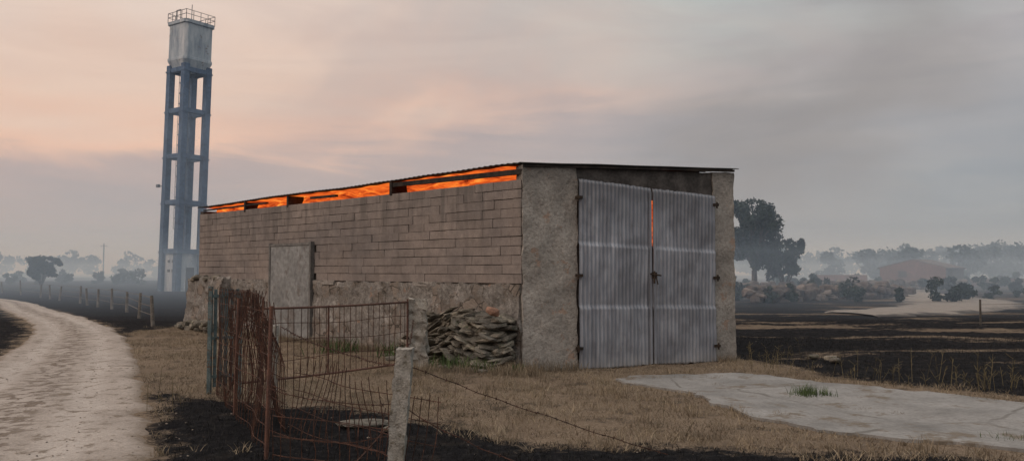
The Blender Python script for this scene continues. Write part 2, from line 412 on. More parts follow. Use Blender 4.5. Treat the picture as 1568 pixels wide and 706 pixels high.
def leaf(name,u0,u1,zb0,zb1,zt0,zt1):
    V=[];F=[];nu=int((u1-u0)/.0085);nz=90
    for i in range(nu+1):
        f=i/nu;u=u0+(u1-u0)*f
        for k in range(nz+1):
            h=k/nz; zb=zb0+(zb1-zb0)*f; zt=zt0+(zt1-zt0)*f; z=zb+(zt-zb)*h
            lap=0.045*((h*3)%1)
            dent=.022*noise.noise(Vector((u*1.5,z*1.2,2)))+.012*noise.noise(Vector((u*6,z*4,2)))
            off=.06+.009*math.sin(u*2*math.pi/.076)+lap*.6+dent+(.02*math.sin(f*3.14))
            jag=0
            if k==nz: jag=.014*noise.noise(Vector((u*14,0,1)))
            if k==0: jag=.03*noise.noise(Vector((u*9,0,1)))
            V.append(A+U*u+N*off+Zv*(z+jag))
    n=nz+1
    for i in range(nu):
        for k in range(nz): F.append((i*n+k,(i+1)*n+k,(i+1)*n+k+1,i*n+k+1))
    o=bp(mk(name,V,F,galv,None,None,True)); so=o.modifiers.new('s','SOLIDIFY'); so.thickness=.003; return o
leaf('left_door_leaf',1.03,2.46,-.10,-.075,3.20,3.09)
leaf('right_door_leaf',2.50,3.84,-.07,-.075,3.085,3.0)
a=Acc()
for u in (2.435,2.515): a.box(A+U*(u-.02)+N*.105+Zv*-.04,U*.04,N*.01,Zv*3.06)
bp(a.obj('door_edge_strips',galv))
a=Acc(); a.box(A+U*2.40-N*.02+Zv*-.1,U*.2,N*.02,Zv*2.15); bp(a.obj('door_centre_bar',sootm))
dk=simple('dark_iron',(.03,.025,.022,1),(.07,.045,.03,1),20,.6,.4)
a=Acc()
a.tube(A+U*2.40+N*.15+Zv*1.55,A+U*2.62+N*.15+Zv*1.52,.014,8); a.tube(A+U*2.48+N*.15+Zv*1.60,A+U*2.48+N*.15+Zv*1.38,.018,8)
a.box(A+U*2.44+N*.125+Zv*1.47,U*.10,N*.02,Zv*.11); a.tube(A+U*2.50+N*.17+Zv*1.5,A+U*2.54+N*.17+Zv*1.36,.012,6)
for z in (.25,1.5,2.85):
    a.box(A+U*.98+N*.02+Zv*z,U*.10,N*.1,Zv*.05); a.box(A+U*3.79+N*.02+Zv*(z-.05),U*.11,N*.1,Zv*.05)
    a.tube(A+U*1.0+N*.1+Zv*(z-.04),A+U*1.0+N*.1+Zv*(z+.08),.016,8); a.tube(A+U*3.87+N*.1+Zv*(z-.09),A+U*3.87+N*.1+Zv*(z+.03),.016,8)
bp(a.obj('door_latch_and_hinges',dk))
sdm=simple('grey_painted_steel',(.17,.17,.167,1),(.25,.25,.245,1),1.2,.6,.1,c3=(.14,.125,.115,1))
a=Acc(); a.box(A+S*6.95+Zv*.02+M_*.02,S*1.86,M_*.07,Zv*2.17)
bp(a.obj('side_door_panel',sdm))
a=Acc()
a.box(A+S*6.86+Zv*-.05,S*.07,M_*.105,Zv*2.33); a.box(A+S*8.82+Zv*-.05,S*.07,M_*.105,Zv*2.33); a.box(A+S*6.935+Zv*2.20,S*1.88,M_*.105,Zv*.06)
bp(a.obj('side_door_frame',simple('dark_frame',(.10,.095,.09,1),(.16,.15,.14,1),5)))

# ---------------- fire ----------------
m,t,b,g=newmat('flames')
nf=t.noise(t.vmap(g,(.5,.5,3.0)),2.6,4,.62,1.4); heat=t.attr('heat')
v=t.math('ADD',nf,t.math('MULTIPLY',heat,.30))
colf=t.ramp(v,[(.30,(.10,.010,.003)),(.41,(.42,.05,.010)),(.53,(.80,.125,.018)),(.64,(1.0,.26,.035)),(.75,(1.0,.50,.10)),(.86,(1,.80,.32))])
em=t.add('ShaderNodeEmission'); t.link(colf,em.inputs[0]); em.inputs[1].default_value=1.05
t.link(em.outputs[0],t.n['Material Output'].inputs[0]); flm=m
try: m.cycles.emission_sampling='NONE'
except Exception: pass
fire=empty('barn_fire',(-3,19,2))
def fp(o): o.parent=fire; o.matrix_parent_inverse=Matrix.Translation(-Vector((-3,19,2))); return o
def heat_at(s): return math.exp(-((s-6.4)/2.3)**2)*1.2-.18
V=[];F=[];R=[];n=160
for i in range(n+1):
    s=.4+(LW-.6)*i/n
    for k in range(7):
        h=k/6
        V.append(A+S*s-M_*(.30+.1*h+.06*math.sin(s*5+h*4))+Zv*(2.7+.70*h)); R.append(heat_at(s))
for i in range(n):
    for k in range(6): F.append((i*7+k,(i+1)*7+k,(i+1)*7+k+1,i*7+k+1))
fp(mk('flames_under_eave',V,F,flm,None,{'heat':R},True))
V=[];F=[];R=[]
for i in range(n+1):
    s=.42+(LW-.62)*i/n
    for k in range(6):
        u=.004+.16*k/5; V.append(A+S*s+U*(u*FW)+Zv*(roofz(s,u)-.035-.008*math.sin(s*9+k))); R.append(heat_at(s)-.1)
for i in range(n):
    for k in range(5): F.append((i*6+k,(i+1)*6+k,(i+1)*6+k+1,i*6+k+1))
fp(mk('flames_and_glow_along_roof',V,F,flm,None,{'heat':R},True))  # flame sheet whose emission also stands in for the fire-lit roof underside
V=[];F=[];R=[]
for i in range(21):
    u=1.6+2.1*i/20
    for k in range(21):
        h=k/20; V.append(A+U*u-N*(.5+.1*math.sin(u*6+h*5))+Zv*(1.6+1.5*h)); R.append(.1*h)
for i in range(20):
    for k in range(20): F.append((i*21+k,(i+1)*21+k,(i+1)*21+k+1,i*21+k+1))
fp(mk('flames_behind_doors',V,F,flm,None,{'heat':R},True))
ldt=bpy.data.lights.new('fire_light','POINT'); ldt.energy=60; ldt.color=(1,.35,.08); ldt.shadow_soft_size=.1
lo=bpy.data.objects.new('fire_light',ldt); lo.location=A+S*6-M_*.17+Zv*3.0; scene.collection.objects.link(lo); fp(lo)

# ---------------- stone pile ----------------
lich=simple('lichened_stone',(.12,.108,.09,1),(.235,.212,.175,1),7,.95,0,.8,.03,c3=(.09,.095,.065,1),rnd=True)
angS=math.atan2(S.y,S.x)
a=Acc()
for row in range(18):
    z=.02+row*.050; hi=2.55-.5*(row/17)**2*2
    s=.06+.02*row*random.random()
    while s<hi:
        L_=random.uniform(.16,.40); th=random.uniform(.020,.038)
        lean=.35*math.exp(-((s-1.1)/1)**2)*(-1 if s<.9 else 1)+random.uniform(-.3,.3)
        o_=.62-.022*row*.8+random.uniform(-.10,.10)
        c=A+S*(s+L_/2)+M_*o_+Zv*(z+random.uniform(-.02,.03)+Hs(-.6,14.2))
        stone(a,c,(L_*.55,random.uniform(.12,.24),th),Euler((random.uniform(-.2,.2),lean,angS+random.uniform(-.5,.5))).to_matrix(),.45,.4)
        s+=L_*.72
for k in range(120):
    c=A+S*random.uniform(.15,2.3)+M_*random.uniform(.12,.42)+Zv*random.uniform(.1,.84)
    stone(a,c,(.17,.14,.045),Euler((random.uniform(-.3,.3),random.uniform(-.3,.3),random.uniform(0,6))).to_matrix(),.45,.35)
for k in range(40):
    c=A+S*random.uniform(-.1,2.8)+M_*random.uniform(.7,1.05); c.z=Hs(c.x,c.y)+.02
    sc=random.uniform(.04,.11); stone(a,c,(sc*1.4,sc,sc*.4),Euler((0,0,random.uniform(0,6))).to_matrix(),.5,.3)
a.obj('stone_pile',lich)
a=Acc()
for k in range(34):
    c=A+S*random.uniform(11.2,13.8)+M_*random.uniform(.3,.65); c.z=random.uniform(0,.2)
    stone(a,c,(random.uniform(.08,.18),random.uniform(.08,.16),random.uniform(.05,.09)),Euler((random.uniform(-.2,.2),random.uniform(-.2,.2),random.uniform(0,6))).to_matrix(),.5,.3)
for k in range(12):
    c=A+S*random.uniform(11.4,13.4)+M_*random.uniform(.05,.25); c.z=1.37+random.uniform(0,.06)
    stone(a,c,(random.uniform(.1,.2),.14,.06),Euler((random.uniform(-.2,.2),random.uniform(-.2,.2),random.uniform(0,6))).to_matrix(),.5,.3)
a.obj('fallen_rubble',lich)
a=Acc(); stone(a,A+S*.24+M_*.46+Zv*.93,(.11,.09,.07),Euler((.2,.3,.4)).to_matrix(),.6,.3)
a.obj('broken_terracotta_block',simple('terracotta',(.30,.16,.11,1),(.24,.14,.10,1),6))

# ---------------- fences & gate ----------------
rust=simple('rusty_wire',(.075,.036,.026,1),(.048,.028,.022,1),12,.8,.2,c3=(.12,.058,.038,1),rnd=True)
rustg=simple('rusty_bar',(.13,.068,.05,1),(.09,.052,.044,1),9,.8,.2,rnd=True)
teal=simple('faded_teal_paint',(.07,.10,.105,1),(.12,.155,.155,1),7,.6,.2,c3=(.10,.06,.04,1))
concp=simple('concrete_post_mat',(.24,.22,.19,1),(.34,.315,.28,1),9,.95,0,.9,.02,c3=(.15,.13,.10,1))
def mesh_panel(acc,p0,p1,h0,h1,dv,dh,r,bend=.05,lean=0,seed=0,zb=.02,rag=0):
    p0=Vector(p0);p1=Vector(p1);d=p1-p0;L=d.length;dn=d.normalized();nn=Vector((-dn.y,dn.x,0))
    def P(a_,z):
        w=bend*noise.noise(Vector((a_*1.1,z*1.3,seed)))*2+lean*z
        w2=bend*.5*noise.noise(Vector((a_*2.1,z*2.3,seed+5)))
        q=p0+dn*(a_+w2)+nn*w; return Vector((q.x,q.y,z+Hs(q.x,q.y)))
    x=0
    while x<=L+1e-3:
        h=h0+(h1-h0)*x/L+random.uniform(-rag,rag); k=7
        acc.poly([P(x+.012*noise.noise(Vector((x*9,i,seed))),zb+(h-zb)*i/k) for i in range(k+1)],r)
        x+=dv
    z=zb+.05
    while z<=max(h0,h1)-.02:
        k=max(3,int(L/.15)); pts=[]
        for i in range(k+1):
            xx=L*i/k
            if z<=h0+(h1-h0)*i/k: pts.append(P(xx,z))
        acc.poly(pts,r)
        z+=dh
wf=empty('rusty_wire_mesh_fence',(-3,9,0))
def wp(o): o.parent=wf; o.matrix_parent_inverse=Matrix.Translation(-Vector((-3,9,0))); return o
a=Acc(); mesh_panel(a,(-3.85,10.75,0),(-2.05,6.95,0),1.40,1.33,.10,.16,.0045,.07,.02,1)
mesh_panel(a,(-3.70,10.75,0),(-2.5,8.1,0),1.35,1.38,.10,.22,.0042,.09,.05,11)
wp(a.obj('long_mesh_panel',rust))
a=Acc(); mesh_panel(a,(-2.75,9.2,0),(-2.15,8.0,0),1.36,1.22,.05,.12,.0048,.10,-.16,3,rag=.05)
wp(a.obj('crumpled_mesh_roll',rust))
a=Acc(); mesh_panel(a,(-2.25,8.2,0),(-.62,6.4,0),.78,.62,.10,.17,.0045,.08,.10,4,rag=.05)
mesh_panel(a,(-2.0,6.9,0),(-.95,6.2,0),.42,.5,.12,.16,.0045,.1,.3,6,rag=.05)
wp(a.obj('low_mesh_panel',rust))
a=Acc()
for (x,y,h) in ((-3.05,9.05,1.3),(-2.1,7.05,1.3)): a.tube((x,y,-.1),(x+.03,y,h),.018,8)
wp(a.obj('rusty_stakes',rustg))
gt=empty('rusty_bar_gate',(-2.8,12.2,0))
def gp(o): o.parent=gt; o.matrix_parent_inverse=Matrix.Translation(-Vector((-2.8,12.2,0))); return o
g0=Vector((-3.75,10.95,0)); g1=Vector((-1.72,13.5,0)); gd=(g1-g0); gl=gd.length; gn=gd.normalized()
a=Acc()
zt=1.09
for z in (zt,.10): a.poly([g0+gd*f+Zv*(z-.02*math.sin(f*3.14)) for f in np.linspace(0,1,9)],.016,6)
a.tube(g0+Zv*.05,g0+Zv*(zt+.02),.018,8); a.tube(g1+Zv*.05,g1+Zv*(zt+.05),.018,8)
a.tube(g0+gd*.5+Zv*.08,g0+gd*.5+Zv*zt,.014,8)
gp(a.obj('frame',rustg))
a=Acc()
x=.1
while x<gl:
    p=g0+gn*x; a.tube(p+Zv*.1,p+gn*random.uniform(-.02,.02)+Zv*zt,.0055,5); x+=.115
for z in (.35,.6,.85): a.poly([g0+gd*f+Zv*(z+.02*math.sin(f*9+z*7)) for f in np.linspace(0,1,14)],.005,5)
gp(a.obj('bars',rust))
def rough_post(name,base,w,h,lean,mat,amp=.012,d=None):
    d=d or w
    o=gridbox(name,(base[0]-w/2,base[1]-d/2,-.3),(w,0,0),(0,d,0),(lean[0],lean[1],h+.3),.03,amp,mat,None,9); return o
rough_post('concrete_fence_post',(-.95,6.52),.13,.99,(.10,.02),concp,.014)
rough_post('stone_gate_post',(-1.53,13.62),.28,1.13,(-.04,0),concp,.045,.2)
rough_post('concrete_fence_post',(-2.9,9.9),.10,.95,(.02,0),concp,.012)
a=Acc(); a.box((-3.98,10.72,-.1),(.05,.0,0),(0,.05,0),(0,0,1.5)); a.box((-3.50,10.4,-.1),(.06,0,0),(0,.06,0),(0,0,1.42)); 
for i in range(5): a.box((-3.93+.055*i,10.8+.05*i,.08),(.035,.03,0),(-.005,.012,0),(0,0,1.28))
for z in (.2,.7,1.25): a.box((-3.95,10.76,z),(.32,.27,0),(-.008,.012,0),(0,0,.04))
a.obj('teal_metal_gate',teal)
bw=Acc()
def barbed(p,q,sag,r=.0042,n=26):
    p=Vector(p);q=Vector(q); pts=[]
    for i in range(n+1):
        f=i/n; w=p.lerp(q,f); w.z-=sag*4*f*(1-f); w.z+=.012*noise.noise(w*5); w.x+=.015*noise.noise(w*4); pts.append(w)
    bw.poly(pts,r)
    L=(q-p).length; k=int(L/.09)
    for i in range(1,k):
        f=i/k; j=min(n-1,int(f*n)); c=pts[j].lerp(pts[j+1],f*n-j)
        for s in range(3):
            d=Vector((random.uniform(-1,1),random.uniform(-1,1),random.uniform(-1,1))).normalized()*.018; bw.tube(c-d,c+d,.0024,4)
barbed((-.86,6.55,.86),(1.35,7.15,.02),.03)
barbed((-.86,6.55,.52),(.6,6.2,.02),.08)
barbed((-.95,6.55,.85),(-2.6,9.2,.98),.05)
barbed((-.95,6.55,.55),(-2.1,7.05,.6),.05); barbed((-.95,6.55,.3),(-2.1,7.05,.25),.08)
barbed((-1.62,13.5,.8),(-.93,6.6,.7),.12)
barbed((-.95,6.5,.4),(-1.5,4.6,.05),.05)
bw.obj('barbed_wire',rust)
a=Acc(); wps=[(-10.5,24.0),(-12.6,27.7),(-14.9,31.7),(-16.6,34),(-18.3,36.2),(-19.8,38.2),(-21.2,40.2),(-24.6,44.5),(-26.5,47),(-28.5,49.5),(-33,55),(-38,61),(-44,67)]
for i,(x,y) in enumerate(wps):
    h=random.uniform(.75,.98); lx=random.uniform(-.1,.1)
    a.tube((x,y,-.1),(x+lx,y,h),.06,7,.045)
for i in range(len(wps)-1):
    for z in (.3,.55,.8): a.tube((*wps[i],z),(*wps[i+1],z+random.uniform(-.05,.05)),.010,4)
a.obj('post_and_wire_fence',simple('post_grey',(.13,.115,.10,1),(.20,.18,.16,1),4))
a=Acc()
for i in range(14):
    x=14+i*1.9; y=24.5+.8*i*.6; a.tube((x,y,-.1),(x+random.uniform(-.05,.05),y,.75),.03,6)
    if i<13:
        for z in (.3,.6): a.tube((x,y,z),(x+1.9,y+.48,z),.006,4)
a.obj('post_and_wire_fence',simple('post_dark',(.05,.045,.04,1),(.09,.08,.07,1),4))

# ---------------- water tower ----------------
tw_pos=Vector((-26.75,66,0)); tower=empty('water_tower')
def add_t(o): o.parent=tower
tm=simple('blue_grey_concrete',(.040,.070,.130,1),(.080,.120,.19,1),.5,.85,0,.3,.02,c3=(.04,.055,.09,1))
m,t,b,g=newmat('stained_white_concrete')
n1=t.noise(t.vmap(g,(1,1,.25)),1.4,5,.65)
col=t.ramp(n1,[(.3,(.14,.17,.21)),(.5,(.32,.35,.38)),(.68,(.54,.54,.54))]); 
col=t.mix(t.mapr(t.noise(g,1.5,5,.7),.60,.66),col,(.18,.14,.12,1))
t.link(col,b.inputs['Base Color']); tankm=m
w=2.5; ang=math.radians(35.5)
ca,sa=math.cos(ang),math.sin(ang)
ax=Vector((ca,-sa,0)); ay=Vector((sa,ca,0))
def TP(i,j,z): return ax*i+ay*j+Zv*z
hw=w/2
def colbox(acc,i,j,z0,z1,s): acc.box(TP(i-s/2,j-s/2,z0),ax*s,ay*s,Zv*(z1-z0))
legs=Acc(); cs=.48; e=hw-cs/2
for i in (-e,e):
    for j in (-e,e): colbox(legs,i,j,-.3,18.2,cs)
for z in (3.0,6.9,10.6,14.3,17.6):
    hgt=.36
    for j in (-e,e): legs.box(TP(-e+cs/2,j-.19,z),ax*(2*e-cs),ay*.38,Zv*hgt)
    for i in (-e,e): legs.box(TP(i-.19,-e+cs/2,z),ax*.38,ay*(2*e-cs),Zv*hgt)
    for i in (-e,e):
        for j in (-e,e): legs.box(TP(i-cs/2-.05,j-cs/2-.05,z+.0),ax*(cs+.1),ay*(cs+.1),Zv*.12)
o=legs.obj('legs_and_beams',tm); add_t(o)
tk=Acc()
T=hw+.06
def ringv(r,z,cut=.22): 
    pts=[(-r,-r+cut),(-r+cut,-r),(r-cut,-r),(r,-r+cut),(r,r-cut),(r-cut,r),(-r+cut,r),(-r,r-cut)]
    return [TP(x,y,z) for x,y in pts]
prof=[(T-.25,17.9),(T-.02,18.5),(T,18.55),(T,18.75),(T-.05,18.78),(T-.05,21.45),(T+.06,21.5),(T+.06,21.75),(T-.2,21.78)]
V=[];F=[]
for r,z in prof: V+=ringv(r,z)
for k in range(len(prof)-1):
    for i in range(8): F.append((k*8+i,k*8+(i+1)%8,(k+1)*8+(i+1)%8,(k+1)*8+i))
F.append(tuple(range(8))[::-1]); F.append(tuple(range((len(prof)-1)*8,len(prof)*8)))
tk.add(V,F); o=tk.obj('tank',tankm); add_t(o)
bh=Acc(); bh.box(TP(-hw+.28,-hw+.28,-.3),ax*(w-.56),ay*(w-.56),Zv*3.3); o=bh.obj('base_chamber',tankm); add_t(o)
wn=Acc()
for z in (1.5,2.25):
    wn.box(TP(-.35,-hw+.24,z),ax*.3,ay*.05,Zv*.22); wn.box(TP(.25,-hw+.24,z),ax*.3,ay*.05,Zv*.22); wn.box(TP(-hw+.24,-.2,z),ax*.05,ay*.35,Zv*.22)
wn.box(TP(hw-.29,-.2,.0),ax*.05,ay*.7,Zv*1.9)
o=wn.obj('vents_and_hatch',dk); add_t(o)
ld=Acc(); li=-hw*.35; lj=0.2
for q in (-.22,.22): ld.tube(TP(li+q,lj,3.4),TP(li+q,lj,18),.03,5)
z=3.6
while z<18: ld.tube(TP(li-.22,lj,z),TP(li+.22,lj,z),.02,4); z+=.33
z=5
while z<18:
    pts=[TP(li+.36*math.cos(a_),lj-.36-.36*math.sin(a_)+.0,z) for a_ in np.linspace(-.9,math.pi+.9,9)]
    ld.poly(pts,.028,4); z+=.85
for a_ in np.linspace(0,math.pi,4): ld.tube(TP(li+.36*math.cos(a_),lj-.36-.36*math.sin(a_),5),TP(li+.36*math.cos(a_),lj-.36-.36*math.sin(a_),18),.022,4)
for z in (7,10.8,14.5): ld.tube(TP(li,lj,z),TP(li,-e,z),.04,4)
o=ld.obj('caged_ladder',simple('ladder_steel',(.09,.10,.12,1),(.14,.14,.16,1),5)); add_t(o)
rl=Acc(); R_=T-.02
for z in (22.15,22.5): 
    c=[TP(-R_,-R_,z),TP(R_,-R_,z),TP(R_,R_,z),TP(-R_,R_,z)]
    for i in range(4): rl.tube(c[i],c[(i+1)%4],.025,4)
for f in np.linspace(-1,1,5):
    for p in ((f*R_,-R_),(f*R_,R_),(-R_,f*R_),(R_,f*R_)): rl.tube(TP(*p,21.7),TP(*p,22.5),.025,4)
rl.tube(TP(0,0,21.7),TP(0,0,23.4),.03,4)
for q in (-.3,.3): rl.tube(TP(-R_+.5+q,-R_+.6,21.7),TP(-R_+.5+q,-R_+.6,22.9),.03,4)
rl.tube(TP(-R_+.2,-R_+.6,22.9),TP(-R_+.8,-R_+.6,22.9),.03,4)
rl.tube(TP(-hw,-hw,8.4),TP(-hw-.3,-hw-.1,8.4),.05,4); rl.box(TP(-hw-.5,-hw-.2,8.3),ax*.3,ay*.2,Zv*.25)
o=rl.obj('railing_and_mast',simple('rail_steel',(.12,.12,.13,1),(.18,.18,.18,1),5)); add_t(o)
tower.location=tw_pos; tower.rotation_euler=(0,math.radians(1.25),0)

# ---------------- vegetation ----------------
def leafmat(name,c1,c2):
    m,t,b,g=newmat(name); r=t.attr('rnd'); n=t.noise(g,.9,3,.6)
    col=t.mix(r,c1,c2); col=t.mix(1,col,t.ramp(n,[(.3,(.6,.6,.6)),(.7,(1.3,1.3,1.2))]),'MULTIPLY')
    t.link(col,b.inputs['Base Color']); return m
def leafcloud(clumps,per,size):
    Vs=[];Rs=[]
    for c,r in clumps:
        d=rng.normal(size=(per,3)); d/=np.linalg.norm(d,axis=1)[:,None]; rad=rng.uniform(.35,1.05,(per,1))**.6
        p=np.array(c)+d*rad*np.array(r)
        a=rng.normal(size=(per,3)); a/=np.linalg.norm(a,axis=1)[:,None]; b_=np.cross(a,rng.normal(size=(per,3))); b_/=np.linalg.norm(b_,axis=1)[:,None]
        sz=size*rng.uniform(.5,1.3,(per,1))
        q=np.stack([p-a*sz,p-b_*sz*.5,p+a*sz,p+b_*sz*.5],1)
        Vs.append(q.reshape(-1,3)); Rs.append(np.repeat(np.clip(rng.uniform(0,1)*.5+rng.uniform(0,.5,per),0,1),4))
    V=np.concatenate(Vs);R=np.concatenate(Rs);F=np.arange(len(V)).reshape(-1,4); return V,F,R
bark=simple('bark',(.05,.04,.035,1),(.09,.075,.06,1),5)
def tree(name,loc,h,rw,mat,seed,nb=9,per=260,ls=.14,trunk=.28,low=.25,zlo=.40):
    random.seed(seed); root=empty(name,loc); a=Acc(); cl=[]
    fork=Vector((0,0,h*low)); a.tube((0,0,-.2),fork,h*.035,7,h*.027)
    for k in range(nb):
        an=2*math.pi*k/nb+random.uniform(-.4,.4); rr=rw*random.uniform(.35,.85); zz=h*random.uniform(zlo,.9)
        tip=Vector((math.cos(an)*rr,math.sin(an)*rr,zz)); mid=fork.lerp(tip,.5)+Vector((random.uniform(-.2,.2),random.uniform(-.2,.2),.2))
        a.tube(fork,mid,h*.016,6,h*.011); a.tube(mid,tip,h*.011,5,h*.004)
        for q in range(4):
            t2=tip+Vector((random.uniform(-1,1)*rw*.35,random.uniform(-1,1)*rw*.35,random.uniform(-.12,.10)*h)); a.tube(mid,t2,h*.006,4,h*.002)
            cl.append((t2,(rw*random.uniform(.14,.28),rw*random.uniform(.14,.28),h*random.uniform(.05,.10))))
        cl.append((tip,(rw*.3,rw*.3,h*.1)))
    cl.append((Vector((0,0,h*.93)),(rw*.35,rw*.35,h*.07))); cl.append((Vector((0,0,h*.7)),(rw*.5,rw*.5,h*.12)))
    o=a.obj('trunk_and_limbs',bark); o.parent=root
    V,F,R=leafcloud(cl,per,ls); o=mk('foliage',V,F,mat,None,{'rnd':R}); o.parent=root; return root
lf=leafmat('dusky_leaves',(.010,.020,.018,1),(.034,.048,.036,1))
tree('oak_tree',(16.6,56,0),6.6,2.1,lf,3,14,170,.13,zlo=.3)
tree('oak_tree',(18.3,55,-.2),3.9,1.25,lf,5,9,150,.12,low=.12)
tree('oak_tree',(-40.3,70,0),2.9,1.3,lf,6,9,150,.12,low=.1)
tree('oak_tree',(-35.5,100,0),3.6,2.2,lf,8,8,110,.16,low=.1)
random.seed(11)
def treeline(name,x0,x1,y,hmin,hmax,n,per=130,ls=.4,dy=25):
    cl=[]
    for k in range(n):
        x=random.uniform(x0,x1); yy=y+random.uniform(-dy,dy); h=random.uniform(hmin,hmax)
        wv=.5+.5*noise.noise(Vector((x*.03,y*.01,0)))*1.6
        h*=max(.4,min(1.2,.6+wv*.6))
        for q in range(6):
            cl.append(((x+random.uniform(-1,1)*h*.35,yy+random.uniform(-1,1)*h*.3,h*random.uniform(.15,.85)),(h*random.uniform(.15,.3),h*.25,h*random.uniform(.12,.2))))
    V,F,R=leafcloud(cl,per,ls); return mk(name,V,F,lf,None,{'rnd':R})
treeline('distant_trees',46,115,128,5.8,7.6,54,100,.36)
treeline('distant_trees',50,140,205,7.5,9.5,40,50,.6)
treeline('distant_trees',-170,-40,190,5,8,50,60,.45)
treeline('distant_trees',-60,60,230,4,6,30,40,.5)
treeline('distant_hedge',-90,-26,95,1.4,2.8,56,60,.2,10)
treeline('burnt_scrub',17,60,75,.8,2.2,50,70,.16,16)
treeline('burnt_scrub',12,34,48,.4,1.3,36,60,.10,9)
a=Acc(); random.seed(5)
for k in range(500):
    seg=random.choice([((12,41),(24,50)),((22,62),(40,72)),((14,52),(27,60)),((40,58),(60,66))])
    f=random.random(); x=seg[0][0]+(seg[1][0]-seg[0][0])*f; y=seg[0][1]+(seg[1][1]-seg[0][1])*f
    stone(a,(x+random.uniform(-.4,.4),y+random.uniform(-.4,.4),random.uniform(0,.7)+Hs(x,y)),(random.uniform(.2,.45),.3,random.uniform(.12,.3)),Euler((0,random.uniform(-.3,.3),random.uniform(0,6))).to_matrix(),.6,.3)
a.obj('dry_stone_field_wall',simple('dark_field_stone',(.07,.06,.055,1),(.15,.125,.11,1),3,rnd=True))

bb=empty('brick_farm_building',(40,80,0))
brk=simple('brown_brick',(.13,.065,.045,1),(.18,.095,.07,1),.8); gr=simple('grey_wall',(.10,.095,.09,1),(.14,.132,.125,1),.8)  # brick's own reddish brown, varied only by noise
def local(V): return [(x-40,y-80,z) for x,y,z in V]
p0=(36,80);p1=(41.4,78);p2=(45.6,82.5);p3=(40.2,84.5)
h=1.95;hp=2.7; pm=((p0[0]+p1[0])/2,(p0[1]+p1[1])/2); pn=((p2[0]+p3[0])/2,(p2[1]+p3[1])/2)
o=mk('gable_walls',local([(*p0,-.3),(*p1,-.3),(*p1,h),(*pm,hp),(*p0,h),(*p3,-.3),(*p2,-.3),(*p2,h),(*pn,hp),(*p3,h)]),[(0,1,2,3,4),(5,9,8,7,6)],brk); o.parent=bb
o=mk('side_walls',local([(*p1,-.3),(*p2,-.3),(*p2,h),(*p1,h),(*p0,-.3),(*p3,-.3),(*p3,h),(*p0,h)]),[(0,1,2,3),(4,7,6,5)],gr); o.parent=bb
def ex(p,q,k): return (p[0]+(p[0]-q[0])*k,p[1]+(p[1]-q[1])*k)
o=mk('roof',local([(*ex(p0,pm,.08),h-.03),(*pm,hp+.05),(*pn,hp+.05),(*ex(p3,pn,.08),h-.03),(*ex(p1,pm,.08),h-.03),(*ex(p2,pn,.08),h-.03)]),[(0,1,2,3),(1,4,5,2)],simple('tile_roof',(.08,.06,.05,1),(.11,.08,.07,1),1)); o.parent=bb
so=o.modifiers.new('s','SOLIDIFY'); so.thickness=.12
a=Acc(); a.box((41.9-40,78.45-80,0),(.75,.8,0),(.05,-.05,0),(0,0,1.7)); a.box((37.5-40,79.38-80,1.0),(.7,-.26,0),(-.02,-.05,0),(0,0,.6))
o=a.obj('door_and_window',dk); o.parent=bb
a=Acc(); a.box((31.5,86,-.3),(5,-2,0),(.1,.2,0),(0,0,1.5)); a.box((46.5,84,-.3),(9,3,0),(-.05,.2,0),(0,0,1.1)); a.obj('low_brick_wall',brk)
a=Acc(); a.tube((-80,160,-.2),(-80,160,7.0),.16,6,.1); a.tube((-80.7,160,6.5),(-79.3,160,6.5),.06,4); a.obj('utility_pole',bark)

# ---------------- grass ----------------
def blades(xs,ys,hts,w,lean,rnd):
    n=len(xs); a=rng.uniform(0,2*math.pi,n); z=H(xs,ys)-.005; ln=rng.normal(0,lean,(n,2))*hts[:,None]
    dx=np.cos(a)*w;dy=np.sin(a)*w
    b0=np.stack([xs-dx,ys-dy,z],1);b1=np.stack([xs+dx,ys+dy,z],1)
    m0=np.stack([xs-dx*.6+ln[:,0]*.4,ys-dy*.6+ln[:,1]*.4,z+hts*.55],1);m1=np.stack([xs+dx*.6+ln[:,0]*.4,ys+dy*.6+ln[:,1]*.4,z+hts*.55],1)
    tp=np.stack([xs+ln[:,0],ys+ln[:,1],z+hts],1)
    V=np.stack([b0,b1,m1,m0,tp],1).reshape(-1,3); k=np.arange(n)*5
    F=[(int(i),int(i+1),int(i+2),int(i+3)) for i in k]+[(int(i+3),int(i+2),int(i+4)) for i in k]
    return V,F,np.repeat(rnd,5)
drym=leafmat('dry_grass_blades',(.115,.086,.062,1),(.30,.24,.175,1))
greenm=leafmat('green_weed_leaves',(.035,.055,.022,1),(.10,.135,.055,1))
blackm=leafmat('charred_stubble',(.007,.007,.007,1),(.025,.023,.022,1))
def in_build(x,y):
    px=x-A.x;py=y-A.y; det=U.x*S.y-U.y*S.x; u=(px*S.y-py*S.x)/det; s=(U.x*py-U.y*px)/det
    return (u>-.02)&(u<FW)&(s>-.02)&(s<LW)
xs=rng.uniform(-10.5,7.5,190000); ys=6.3+rng.uniform(0,1,190000)**1.3*17
sdv=strawsd(xs,ys); sl=sdist(xs,ys,slab); nn=np.array([noise.noise(Vector((x*1.1,y*1.1,4)))+.6*noise.noise(Vector((x*4,y*4,1))) for x,y in zip(xs,ys)])
rdR=np.interp(ys,[p[1] for p in Rp],[p[0] for p in Rp])
keep=(sdv+nn*.8>.08)&(sl<-.02+nn*.06)&~in_build(xs,ys)&(xs>rdR+.0)&(nn>-.40)
xs,ys,nn=xs[keep],ys[keep],nn[keep]
ht=rng.uniform(.015,.055,len(xs))*(1+1.3*np.clip(nn,0,1))
V,F,R=blades(xs,ys,ht,.004,.7,np.clip(rng.uniform(0,.8,len(xs))+nn*.4,0,1)); mk('dry_grass',V,F,drym,None,{'rnd':R})
